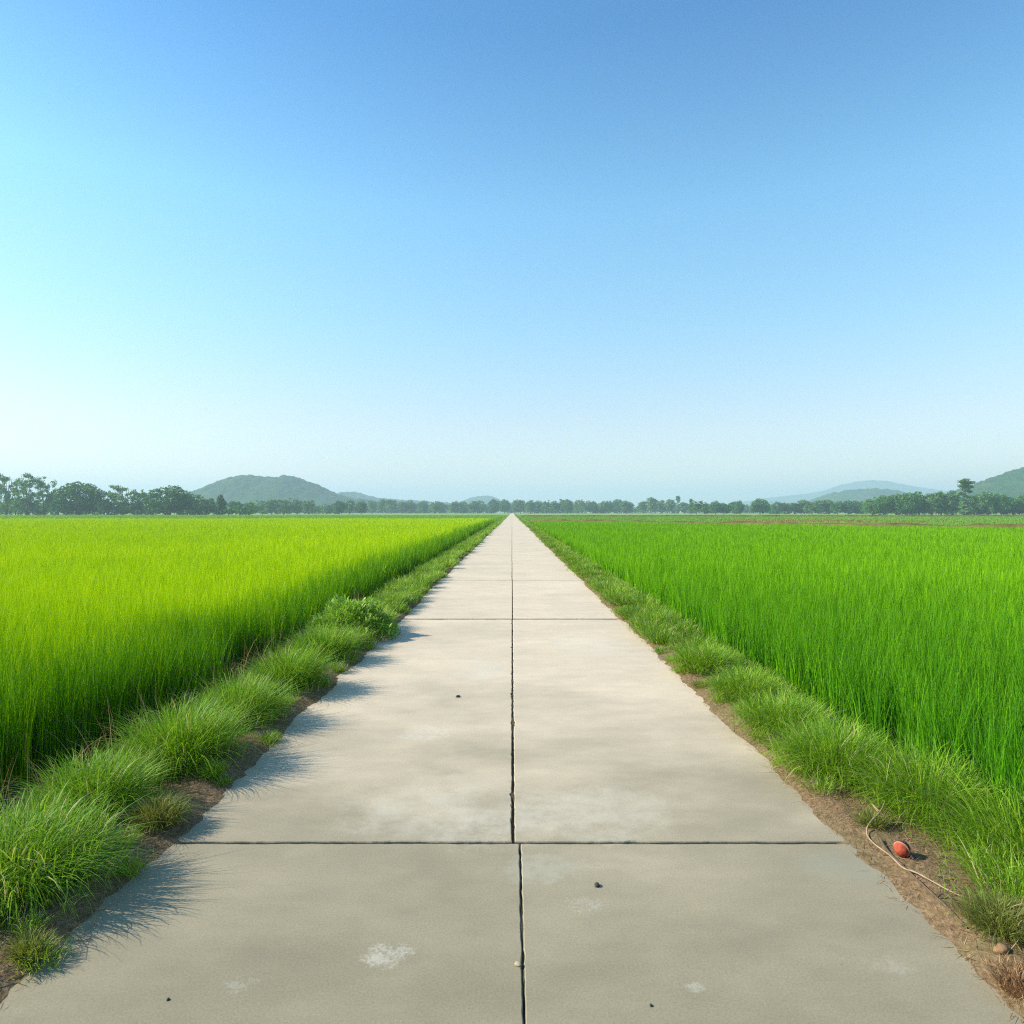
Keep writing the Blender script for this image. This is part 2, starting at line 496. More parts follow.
pts = scatter(1.3, LEFT_END, lambda y: -(0.86 * y + 4.0), edge_l, 170, 9, 1.5)
V, Q, T = rice(pts, 0.86, 14, 31, tinted=lambda x, y: 0.06 + 0.56 * np.clip((edge_l(y) - x) / 1.5, 0, 1) * np.clip((y - 1) / 9, 0.5, 1))  # plants darker towards the field edge: its shaded wall painted into the tint
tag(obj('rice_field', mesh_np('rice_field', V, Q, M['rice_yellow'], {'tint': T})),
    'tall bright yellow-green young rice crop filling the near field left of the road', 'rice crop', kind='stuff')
pts = scatter(1.3, 97, edge_r, lambda y: np.minimum(0.86 * y + 4.0, 2.5 + (97.0 - y) / 1.02 - 0.4), 110, 9, 1.4)
V, Q, T = rice(pts, 0.66, 17, 47, tinted=lambda x, y: 0.14 + 0.50 * np.clip((np.hypot(x, y) - 4) / 13, 0, 1))  # nearer plants darker: shade among the stalks painted into the tint
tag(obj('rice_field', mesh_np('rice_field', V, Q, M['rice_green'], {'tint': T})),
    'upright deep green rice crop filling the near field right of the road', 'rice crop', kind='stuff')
# fields beyond
pts = scatter(LEFT_END + 2.5, 380, lambda y: -(0.86 * y + 4.0), lambda y: y * 0 - 3.2, 130, 9, 1.75)
V, Q, T = rice(pts, 0.6, 5, 61, 0.010)
tag(obj('rice_field', mesh_np('rice_field', V, Q, M['rice_far'], {'tint': T})),
    'pale green strip of far field left of the road, in front of the trees', 'rice crop', kind='stuff')
pts = scatter(20, 250, lambda y: np.maximum(2.9, 2.5 + (97.0 - y) / 1.02 + 2.0), lambda y: 0.86 * y + 4.0, 160, 9, 1.75)
pts = pts[~((np.abs(pts[:, 1] - 121) < 17) & (pts[:, 0] > 40 + 4 * vnoise(pts[:, 1] * 0.2, pts[:, 1] * 0, 4)) & (pts[:, 0] < 70 + 6 * vnoise(pts[:, 1] * 0.3, pts[:, 1] * 0, 6)))]
V, Q, T = rice(pts, 0.42, 5, 71, 0.010)
tag(obj('rice_field', mesh_np('rice_field', V, Q, M['rice_far'], {'tint': T})),
    'lighter green low crop right of the road, behind the brown earth bund', 'rice crop', kind='stuff')
pts = scatter(252, 420, lambda y: y * 0 + 3.2, lambda y: 0.86 * y + 4.0, 40, 9, 1.75)
V, Q, T = rice(pts, 0.35, 4, 81, 0.010)
tag(obj('stubble_field', mesh_np('stubble_field', V, Q, M['dry'], {'tint': T})),
    'tan dry stubble strip right of the road, in front of the trees', 'stubble', kind='stuff')


pts = scatter(105, 137, lambda y: 40 + 4 * vnoise(y * 0.2, y * 0, 4), lambda y: 70 + 6 * vnoise(y * 0.3, y * 0, 6), 90, 9, 1.6)
V, Q, T = rice(pts, 0.36, 5, 91, 0.010)
tag(obj('stubble_field', mesh_np('stubble_field', V, Q, M['dry'], {'tint': T})),
    'short tan stubble patch right behind the brown earth bund', 'stubble', kind='stuff')


# ------------------------------------------------------------------ earth bunds between the fields
def ridge(name, a, b, wid, hgt, label, mat, seed):
    n = 160
    t = np.linspace(0, 1, n)
    ax, ay = a; bx, by = b
    L = math.hypot(bx - ax, by - ay); ux, uy = (bx - ax) / L, (by - ay) / L
    prof = [(-0.5, -0.3), (-0.3, 0.72), (-0.12, 1.0), (0.12, 1.0), (0.3, 0.7), (0.5, -0.3)]
    V = []
    for k in range(n):
        x, y = ax + (bx - ax) * t[k], ay + (by - ay) * t[k]
        for q, (o, h) in enumerate(prof):
            j = float(vnoise(t[k] * L * 0.5 + q * 9, q, seed))
            V.append((x - uy * o * wid * (1 + 0.2 * j), y + ux * o * wid * (1 + 0.2 * j), -0.24 + h * hgt * (1 + 0.2 * j)))
    m = len(prof)
    Q = [(k * m + q, k * m + q + 1, (k + 1) * m + q + 1, (k + 1) * m + q) for k in range(n - 1) for q in range(m - 1)]
    return tag(obj(name, mesh_np(name, V, Q, mat)), label, 'bund')


ridge('earth_bund', (2.9, 97.8), (88, 10.5), 1.5, 0.76, 'bare brown earth bund crossing the fields right of the road', M['bund'], 3)
ridge('earth_bund', (-3.4, LEFT_END + 1.2), (-118, LEFT_END + 1.2), 1.6, 0.62, 'low dark earth bund at the far end of the yellow-green field', M['bund'], 5)
ridge('earth_bund', (3.2, 251), (230, 251), 2.0, 0.7, 'far thin earth bund before the stubble strip right of the road', M['bund'], 8)


# ------------------------------------------------------------------ verge grass
def tussock(cx, cy, r, h, n, w=0.0045, lean=(0, 0), droop=1.0, segs=6, tint_mu=0.42, dry=0.05, gz=None):
    """a clump whose leaves rise from a tight base, fan outwards and droop into a dome of radius about r"""
    a = rng.uniform(0, 2 * np.pi, n); q = np.sqrt(rng.random(n))
    rx = np.cos(a) * q * r * 0.42; ry = np.sin(a) * q * r * 0.42
    x, y = cx + rx, cy + ry
    z = ground_h(x, y) if gz is None else np.full(n, gz)
    root = np.column_stack([x, y, z - 0.01])
    dx = np.cos(a) * q + rng.normal(0, 0.36, n) + lean[0] * 0.55
    dy = np.sin(a) * q + rng.normal(0, 0.36, n) + lean[1] * 0.55
    az = np.arctan2(dy, dx); mag = np.minimum(1.2, np.hypot(dx, dy))
    th0 = np.clip(0.04 + 0.50 * mag + rng.normal(0, 0.07, n), 0.0, 1.0)
    bend = (0.35 + 0.75 * mag) * droop * rng.uniform(0.5, 1.35, n)
    L = h * rng.uniform(0.55, 1.08, n) * (1.0 + 0.22 * mag)
    tint = np.clip(rng.normal(tint_mu, 0.2, n), 0, 0.93)
    tint[rng.random(n) < dry] = 1.0
    A = blades(root, L, w * rng.uniform(0.55, 1.5, n), az, th0, bend, segs, tint, 0.7, floor=0.004)
    m = int(n * 1.7)                              # side leaves
    u = rng.normal(0, 1, (m, 3)); u /= np.linalg.norm(u, axis=1)[:, None]; u[:, 2] = np.abs(u[:, 2])
    k = rng.uniform(0.35, 0.98, m)
    p = u * k[:, None] * np.array([r * 0.92, r * 0.92, h * 0.80]) + np.column_stack([np.full(m, cx), np.full(m, cy), np.zeros(m)])
    p[:, 2] = np.maximum(p[:, 2] + float(np.mean(z)), 0.01)
    az2 = np.arctan2(u[:, 1] + lean[1] * 0.4, u[:, 0] + lean[0] * 0.4) + rng.normal(0, 0.8, m)
    t2 = np.clip(rng.normal(tint_mu + 0.03, 0.2, m), 0, 0.93); t2[rng.random(m) < dry] = 1.0
    B = blades(p, h * rng.uniform(0.22, 0.50, m), w * rng.uniform(0.5, 1.2, m), az2, np.clip(rng.normal(0.45, 0.3, m), 0, 1.4), rng.uniform(0.3, 2.1, m),
               max(2, segs - 2), t2, 0.8, floor=0.004)
    return join_np([A, B])


def grass_thing(name, parts, mat, label, cat, group=None):
    V, Q, T = join_np(parts)
    c = (float(V[:, 0].mean()), float(V[:, 1].mean()), 0.0)
    V = V - np.array(c)
    return tag(obj(name, mesh_np(name, V, Q, mat, {'tint': T}), loc=c), label, cat, group)


GL, GR = 'grass tussocks along the left edge of the road', 'grass tussocks along the right edge of the road'
left = [
    (-2.20, 2.95, 0.50, 0.38, 1500, (0.25, -0.1), 1.45, 'largest near tussock at the bottom left, long silvery blades drooping towards the road'),
    (-2.33, 3.72, 0.38, 0.34, 1100, (0.15, 0.0), 1.0, 'upright green tussock just behind the drooping bottom left tussock'),
    (-2.18, 4.42, 0.44, 0.43, 1250, (0.15, 0.0), 1.0, 'left verge tussock beside the near cross joint, behind the yellowish weed'),
    (-2.16, 5.30, 0.42, 0.39, 1050, (0.15, 0.0), 1.0, 'left verge tussock overhanging a bare dirt strip, third in from the camera'),
    (-2.10, 6.30, 0.44, 0.41, 1050, (0.15, 0.0), 1.1, 'dark rounded tussock bulging onto the left road edge'),
    (-2.14, 7.55, 0.46, 0.40, 1000, (0.1, 0.0), 1.0, 'bright green tussock directly in front of the round leafy bush'),
]
for x, y, r, h, n, ln, dr, lab in left:
    x += 0.05
    grass_thing('grass_tussock', [tussock(x, y, r, h, n, 0.0048 * max(1, y / 5), ln, dr)], M['verge'], lab, 'grass tussock', GL)
right = [
    (2.50, 3.20, 0.46, 0.46, 1150, (-0.25, -0.1), 0.8, 'tall tussock at the right picture edge, beside the red ball and bare soil'),
    (2.30, 3.78, 0.42, 0.39, 1050, (-0.35, -0.1), 1.1, 'leaning tussock behind the red ball, blades swept towards the road'),
    (2.06, 4.25, 0.42, 0.36, 1250, (-0.15, -0.1), 1.3, 'round fountain shaped tussock at the right end of the near cross joint'),
    (2.02, 5.00, 0.40, 0.33, 1050, (-0.15, 0.0), 1.2, 'right verge tussock just beyond the fountain shaped one'),
    (2.06, 5.85, 0.38, 0.32, 900, (-0.15, 0.0), 1.1, 'right verge tussock above the wide strip of reddish litter'),
    (2.00, 6.95, 0.38, 0.31, 850, (-0.15, 0.0), 1.1, 'right verge tussock touching the road at the far end of the reddish litter strip'),
]
for x, y, r, h, n, ln, dr, lab in right:
    x -= 0.05 if y > 4 else 0.0
    grass_thing('grass_tussock', [tussock(x, y, r, h, n, 0.0045 * max(1, y / 5), ln, dr, tint_mu=0.5)], M['verge'], lab, 'grass tussock', GR)

# the leafy bush: stems and many small broad leaves
bx, by = ground_at(352, 636)
n = 6500
u = rng.normal(0, 1, (n, 3)); u /= np.linalg.norm(u, axis=1)[:, None]; u[:, 2] = np.abs(u[:, 2])
rad = rng.uniform(0.55, 1.0, n) ** 0.5 * (1 + 0.34 * fbm(u[:, 0] * 2.6 + 5, u[:, 1] * 2.6 + u[:, 2], 77, 3))
c = u * rad[:, None] * np.array([0.58, 0.62, 0.47])
root = c + np.array([bx, by, 0.0])
az = np.arctan2(u[:, 1], u[:, 0]) + rng.normal(0, 0.9, n)
Vb, Qb, Tb = blades(root, rng.uniform(0.03, 0.095, n), rng.uniform(0.012, 0.034, n), az, rng.uniform(0.3, 1.4, n), rng.uniform(0.1, 0.8, n), 3,
                    np.clip(rng.normal(0.45, 0.25, n), 0, 1), 0.5)
bush = empty('leafy_bush', (bx, by, 0)); tag(bush, 'round mound of small leafed dark green bush on the left road edge', 'bush')
obj('foliage', mesh_np('foliage', Vb - np.array([bx, by, 0]), Qb, M['bush'], {'tint': Tb}), bush)
n = 70
a = rng.uniform(0, 2 * np.pi, n)
Vs, Qs, Ts = blades(np.column_stack([0.12 * np.cos(a), 0.12 * np.sin(a), np.full(n, -0.02)]), rng.uniform(0.4, 0.6, n), np.full(n, 0.008), a,
                    rng.uniform(0.1, 1.0, n), rng.uniform(0, 0.3, n), 4, rng.uniform(0, 0.5, n))
obj('stem', mesh_np('stem', Vs, Qs, M['dry'], {'tint': Ts}), bush)


def verge(side, x_in, x_out, y1, seed):
    """continuous grass of the verge: overlapping clumps, smaller detail near, coarser far"""
    parts = []
    y = 1.4
    while y < y1:
        scale = max(1.0, y / 9.0)
        for _ in range(3):
            cx = side * (random.uniform(x_in, x_out)); cy = y + random.uniform(-0.25, 0.25) * scale
            if y < 8.2: cx = side * random.uniform(x_in + 0.22, x_out)
            hh = random.uniform(0.17, 0.33) * (0.9 if side > 0 else 0.95) * (0.8 if y < 8.2 else 1.0)
            n = (170 if y < 8.2 else int(190 / scale ** 0.5)) if y < 40 else 50
            parts.append(tussock(cx, cy, 0.32 * scale ** 0.25, hh, n, 0.0042 * max(1, y / 4.5) ** 0.85, (-side * 0.25, 0), random.uniform(0.6, 1.1),
                                 5 if y < 9 else 3, tint_mu=random.uniform(0.35, 0.65), dry=0.10))
        for _ in range(1 + (side > 0 and 3.6 < y < 25)):
            if random.random() > (0.75 if y < 40 else 0.3) or (side > 0 and 2.85 < y < 3.45): continue        # low creeping tufts on the bare soil, reaching the concrete in places
            parts.append(tussock(side * random.uniform(1.72, 1.95), y + random.uniform(-0.2, 0.2), random.uniform(0.07, 0.15) * scale ** 0.25, random.uniform(0.05, 0.13),
                                 int(110 / scale ** 0.4), 0.0034 * max(1, y / 4.5) ** 0.85, (0, 0), 1.1, 3, tint_mu=random.uniform(0.3, 0.7), dry=0.2))
        y += 0.30 * max(1.0, (y / 9.0) ** 0.9)
    return join_np(parts)


V, Q, T = verge(-1, 1.88, 2.42, 420, 1)
tag(obj('verge_grass', mesh_np('verge_grass', V, Q, M['verge'], {'tint': T})), 'continuous rough grass between the left road edge and the yellow-green rice', 'grass', kind='stuff')
V, Q, T = verge(1, 1.82, 2.45, 420, 2)
tag(obj('verge_grass', mesh_np('verge_grass', V, Q, M['verge'], {'tint': T})), 'continuous rough grass between the right road edge and the deep green rice', 'grass', kind='stuff')

# thin seeding stalks and dead stems standing between the left verge and the rice
pts_ = []
n = 420
y = rng.uniform(2.0, 12, n); x = rng.uniform(-3.1, -2.45, n)
parts = [blades(np.column_stack([x, y, ground_h(x, y)]), rng.uniform(0.35, 0.65, n), np.full(n, 0.0045), rng.uniform(0, 6.28, n), rng.uniform(0, 0.3, n), rng.uniform(0.2, 1.3, n), 5, rng.uniform(0.3, 1, n), floor=-0.25)]
n = 260
y = rng.normal(7.5, 0.6, n); x = rng.normal(-3.1, 0.22, n)
parts.append(blades(np.column_stack([x, y, ground_h(x, y)]), rng.uniform(0.2, 0.5, n), np.full(n, 0.007), rng.uniform(0, 6.28, n), rng.uniform(0, 0.6, n), rng.uniform(0.2, 1.3, n), 4, rng.uniform(0.0, 0.9, n), floor=-0.25))
V, Q, T = join_np(parts)
tag(obj('dead_stalks', mesh_np('dead_stalks', V, Q, M['dry'], {'tint': T})), 'thin pale dead stalks in the shaded ditch left of the verge grass', 'dead stalks', kind='stuff')

# short weeds at the foot of the verges
small = [
    ('weed_tuft', 158, 828, 0.17, 0.15, 800, 'weed', 'yellowish low weed at the left end of the near cross joint'),
    ('weed_tuft', 212, 782, 0.08, 0.11, 260, 'verge', 'small bright green sprig on the dirt of the left road edge'),
    ('weed_tuft', 30, 958, 0.10, 0.09, 260, 'weed', 'small yellow-green weed on dark soil at the bottom left corner'),
    ('weed_tuft', 1000, 935, 0.20, 0.13, 700, 'weed', 'brown and green weed at the right edge, above the tan stone'),
    ('weed_tuft', 1022, 992, 0.13, 0.08, 420, 'dry', 'dry orange-brown tuft spilling onto the concrete at the bottom right corner'),
    ('weed_tuft', 873, 829, 0.10, 0.09, 260, 'weed', 'sparse weed beside the upper loop of the pale vine'),
    ('weed_tuft', 776, 752, 0.12, 0.08, 260, 'weed', 'sparse weed on reddish litter between two right verge tussocks'),
    ('weed_tuft', 700, 688, 0.12, 0.08, 220, 'weed', 'farthest sparse weed on the reddish litter of the right road edge'),
]
for nm, px, py, r, h, n, mt, lab in small:
    x, y = ground_at(px, py, 0.01)
    grass_thing(nm, [tussock(x, y, r, h, n, 0.0035, (0, 0), 1.0, 4, tint_mu=0.5)], M[mt], lab, 'weed', 'low weeds on the road edges')

# dry litter: straw bits, broken stems, shed leaves on the bare soil
parts = []
for side, xi, xo, n in ((-1, 1.66, 2.15, 5200), (1, 1.62, 2.30, 9000)):
    y = 1.4 + 16 * rng.random(n) ** 1.7
    x = side * (xi + (xo - xi) * rng.beta(1.4, 1.8, n))
    on = np.abs(x) < 1.70
    z = np.maximum(ground_h(x, y), np.where(on, 0.002, -1)) + 0.004
    parts.append(blades(np.column_stack([x, y, z]), rng.uniform(0.012, 0.07, n), rng.uniform(0.0015, 0.005, n) * np.maximum(1, y / 6), rng.uniform(0, 6.28, n),
                        np.clip(rng.normal(1.45, 0.12, n), 1.0, 1.65), rng.normal(0.0, 0.3, n), 2, rng.random(n), 0.8))
V, Q, T = join_np(parts)
tag(obj('dry_litter', mesh_np('dry_litter', V, Q, M['dry'], {'tint': T})), 'reddish brown dry straw and leaf litter on the soil along the road edges', 'litter', kind='stuff')


# ------------------------------------------------------------------ small things on the road edge
def tube(points, r0, r1, sides=7, sub=5):
    """swept tube along a smooth curve through points"""
    P = [Vector(p) for p in points]
    C_ = []
    for k in range(len(P) - 1):
        p0, p1, p2, p3 = P[max(k - 1, 0)], P[k], P[k + 1], P[min(k + 2, len(P) - 1)]
        for s in range(sub):
            t = s / sub
            C_.append(0.5 * ((2 * p1) + (p2 - p0) * t + (2 * p0 - 5 * p1 + 4 * p2 - p3) * t * t + (3 * p1 - p0 - 3 * p2 + p3) * t ** 3))
    C_.append(P[-1])
    V, Q = [], []
    m = len(C_)
    for k, c in enumerate(C_):
        d = (C_[min(k + 1, m - 1)] - C_[max(k - 1, 0)]).normalized()
        u = d.cross(Vector((0.1, 0.2, 1))).normalized(); v = d.cross(u)
        r = r0 + (r1 - r0) * k / (m - 1)
        r *= 1 + 0.18 * math.sin(k * 1.7)
        for s in range(sides):
            a = 2 * math.pi * s / sides
            V.append(c + u * (r * math.cos(a)) + v * (r * math.sin(a)))
    for k in range(m - 1):
        for s in range(sides):
            Q.append((k * sides + s, k * sides + (s + 1) % sides, (k + 1) * sides + (s + 1) % sides, (k + 1) * sides + s))
    return [tuple(v) for v in V], Q


M['vine'] = plain('vine_bark', (0.33, 0.24, 0.14), 0.7, 0.25, 25)
M['vine_dark'] = plain('vine_bark_dark', (0.12, 0.08, 0.05), 0.8, 0.3, 25)


def vine(pix, r0, r1, mat, label):
    pts = []
    for px, py, h in pix:
        z = h
        for _ in range(4):
            x, y = ground_at(px, py, z)
            z = max(0.0, float(ground_h(x, y))) + max(h, r0 * 0.8)
        pts.append((x, y, z))
    V, Q = tube(pts, r0, r1)
    c = np.array(pts[0])
    return tag(obj('dry_vine', mesh_np('dry_vine', np.array(V) - c, Q, mat), loc=tuple(c)), label, 'vine', 'dry vines on the bare soil by the red ball')


vine([(885, 802, 0.07), (880, 812, 0.06), (869, 824, 0.03), (867, 834, 0.015), (874, 843, 0.012), (890, 855, 0.012), (903, 867, 0.012), (915, 872, 0.02),
      (932, 881, 0.018), (950, 891, 0.012), (965, 897, 0.012), (990, 901, 0.01)], 0.0042, 0.0028, M['vine'],
     'long pale vine curling out of the fountain tussock and passing under the red ball')
vine([(880, 838, 0.015), (888, 851, 0.008), (903, 865, 0.008), (918, 880, 0.007), (934, 895, 0.007), (948, 908, 0.007), (960, 920, 0.005), (968, 927, 0.004)], 0.0062, 0.0045,
     M['vine_dark'], 'dark brown vine lying along the concrete edge below the red ball')
vine([(937, 897, 0.01), (943, 893, 0.02), (950, 897, 0.02), (957, 906, 0.012), (966, 914, 0.01), (973, 922, 0.006)], 0.0042, 0.003, M['vine_dark'],
     'short hooked brown twig beside the lower end of the dark vine')
vine([(878, 812, 0.04), (872, 804, 0.06), (886, 818, 0.03)], 0.003, 0.002, M['vine'], 'tiny forked pale twig at the upper end of the long vine')


def lathe(prof, axis='X', sides=28):
    V, Q = [], []
    for k, (t, r) in enumerate(prof):
        for s in range(sides):
            a = 2 * math.pi * s / sides
            V.append((t, r * math.cos(a), r * math.sin(a)))
    for k in range(len(prof) - 1):
        for s in range(sides):
            Q.append((k * sides + s, k * sides + (s + 1) % sides, (k + 1) * sides + (s + 1) % sides, (k + 1) * sides + s))
    return V, Q


M['red'] = plain('red_paint', (0.33, 0.060, 0.026), 0.75, 0.4, 55, 0.3, 0.25)
M['pink'] = plain('pale_red_band', (0.50, 0.24, 0.17), 0.6, 0.35, 40, 0.1)
M['dark_shell'] = plain('dark_shell', (0.050, 0.022, 0.02), 0.5, 0.4, 30, 0.2)
bx_, by_ = ground_at(902, 860, 0.02)
ball = empty('red_ball', (bx_, by_, float(ground_h(bx_, by_))))
tag(ball, 'small orange-red ball with dark back half lying on bare soil at the road edge', 'ball')
rb = 0.035
front = [(-rb * math.cos(a), rb * math.sin(a) * 0.98 + 1e-4) for a in np.linspace(0, 1.42, 12)]
back = [(rb * 1.12 * -math.cos(a), rb * math.sin(a) * 0.96 + 1e-4) for a in np.linspace(1.62, math.pi, 14)]
band = [(-rb * 0.19, rb * 0.95), (-rb * 0.16, rb * 1.03), (-rb * 0.02, rb * 1.035), (rb * 0.03, rb * 0.95)]
bits = []
for nm, pr, mt in (('front_shell', front, 'red'), ('back_shell', back, 'dark_shell'), ('band', band, 'pink')):
    V, Q = lathe(pr)
    o = obj(nm, mesh_np(nm, V, Q, M[mt]), ball); o.location = (0, 0, rb * 0.97); o.rotation_euler = (0, R(-12), R(34)); bits.append(o)
V, Q = tube([(0.02, -0.02, 0.022), (0.026, -0.034, 0.014), (0.030, -0.046, 0.006)], 0.008, 0.005)
obj('stem', mesh_np('stem', V, Q, M['dark_shell']), ball)


def pebble(px, py, sx, sy, sz, mat, label, seed):
    x, y = ground_at(px, py)
    onroad = abs(x) < 1.6
    import bmesh
    bm = bmesh.new(); bmesh.ops.create_icosphere(bm, subdivisions=3, radius=1)
    for v in bm.verts:
        k = 1 + 0.22 * float(vnoise(v.co.x * 1.6 + seed * 3, v.co.y * 1.6 + v.co.z * 2.1, seed)) + 0.08 * float(vnoise(v.co.x * 4 + seed, v.co.z * 4 + v.co.y * 3, seed + 2))
        v.co = Vector((v.co.x * k * sx, v.co.y * k * sy, max(v.co.z * k, -0.55) * sz))
    me = bpy.data.meshes.new('pebble'); bm.to_mesh(me); bm.free()
    for p in me.polygons: p.use_smooth = True
    me.materials.append(mat)
    z0 = 0.0 if onroad else float(ground_h(x, y))
    o = obj('pebble', me, loc=(x, y, z0 + 0.5 * sz)); o.rotation_euler[2] = seed * 1.3
    return tag(o, label, 'pebble', 'pebbles lying on the road and its edge')


M['stone_dark'] = plain('dark_stone', (0.05, 0.045, 0.035), 0.8, 0.4, 60)
M['stone_tan'] = plain('tan_stone', (0.40, 0.31, 0.19), 0.85, 0.25, 50)
M['stone_orange'] = plain('orange_stone', (0.26, 0.15, 0.07), 0.85, 0.25, 50)
pebble(597, 886, 0.014, 0.012, 0.010, M['stone_dark'], 'small black pebble alone on the near right concrete slab', 1)
pebble(518, 965, 0.013, 0.010, 0.007, M['stone_tan'], 'tan chip at the edge of the near centre joint', 2)
pebble(458, 697, 0.022, 0.016, 0.012, M['stone_dark'], 'dark crumb on the left slab beyond the near cross joint', 3)
pebble(168, 1000, 0.006, 0.005, 0.004, M['stone_dark'], 'tiny dark grit on the concrete at the bottom left', 4)
pebble(1002, 964, 0.028, 0.022, 0.018, M['stone_orange'], 'orange-tan stone in the dry tuft at the right road edge', 5)
pebble(651, 1006, 0.006, 0.005, 0.004, M['stone_dark'], 'tiny dark grit on the concrete at the bottom right', 6)


# ------------------------------------------------------------------ trees
def leaf_cloud(lobes, n, size, seed, hollow=0.5):
    """leaf clumps spread through a set of ellipsoid lobes (x,y,z,rx,ry,rz)"""
    g = np.random.default_rng(seed)
    vol = np.array([l[3] * l[4] * l[5] for l in lobes]) ** (2 / 3)
    pick = g.choice(len(lobes), n, p=vol / vol.sum())
    Lb = np.array(lobes)[pick]
    u = g.normal(0, 1, (n, 3)); u /= np.linalg.norm(u, axis=1)[:, None]
    rr = (hollow + (1 - hollow) * g.random(n)) ** 0.6 * g.uniform(0.85, 1.12, n)
    c = Lb[:, :3] + u * rr[:, None] * Lb[:, 3:]
    nrm = u + g.normal(0, 0.7, (n, 3)); nrm /= np.linalg.norm(nrm, axis=1)[:, None]
    a = np.cross(nrm, g.normal(0, 1, (n, 3))); a /= np.linalg.norm(a, axis=1)[:, None]
    b = np.cross(nrm, a)
    s = (size * g.uniform(0.55, 1.35, n))[:, None]
    V = np.stack([c - a * s, c + b * s * 0.6, c + a * s, c - b * s * 0.6], 1).reshape(-1, 3)
    Q = np.arange(n * 4).reshape(-1, 4)
    lobe_t = g.normal(0, 0.18, len(lobes))[pick]
    T = np.repeat(np.clip(g.normal(0.5, 0.2, n) + lobe_t, 0, 1), 4)
    return V, Q, T


def limb_mesh(limbs):
    V, Q, n = [], [], 0
    for pts, r0, r1 in limbs:
        v, q = tube(pts, r0, r1, 6, 3)
        V += v; Q += [tuple(i + n for i in f) for f in q]; n += len(v)
    return np.array(V), Q


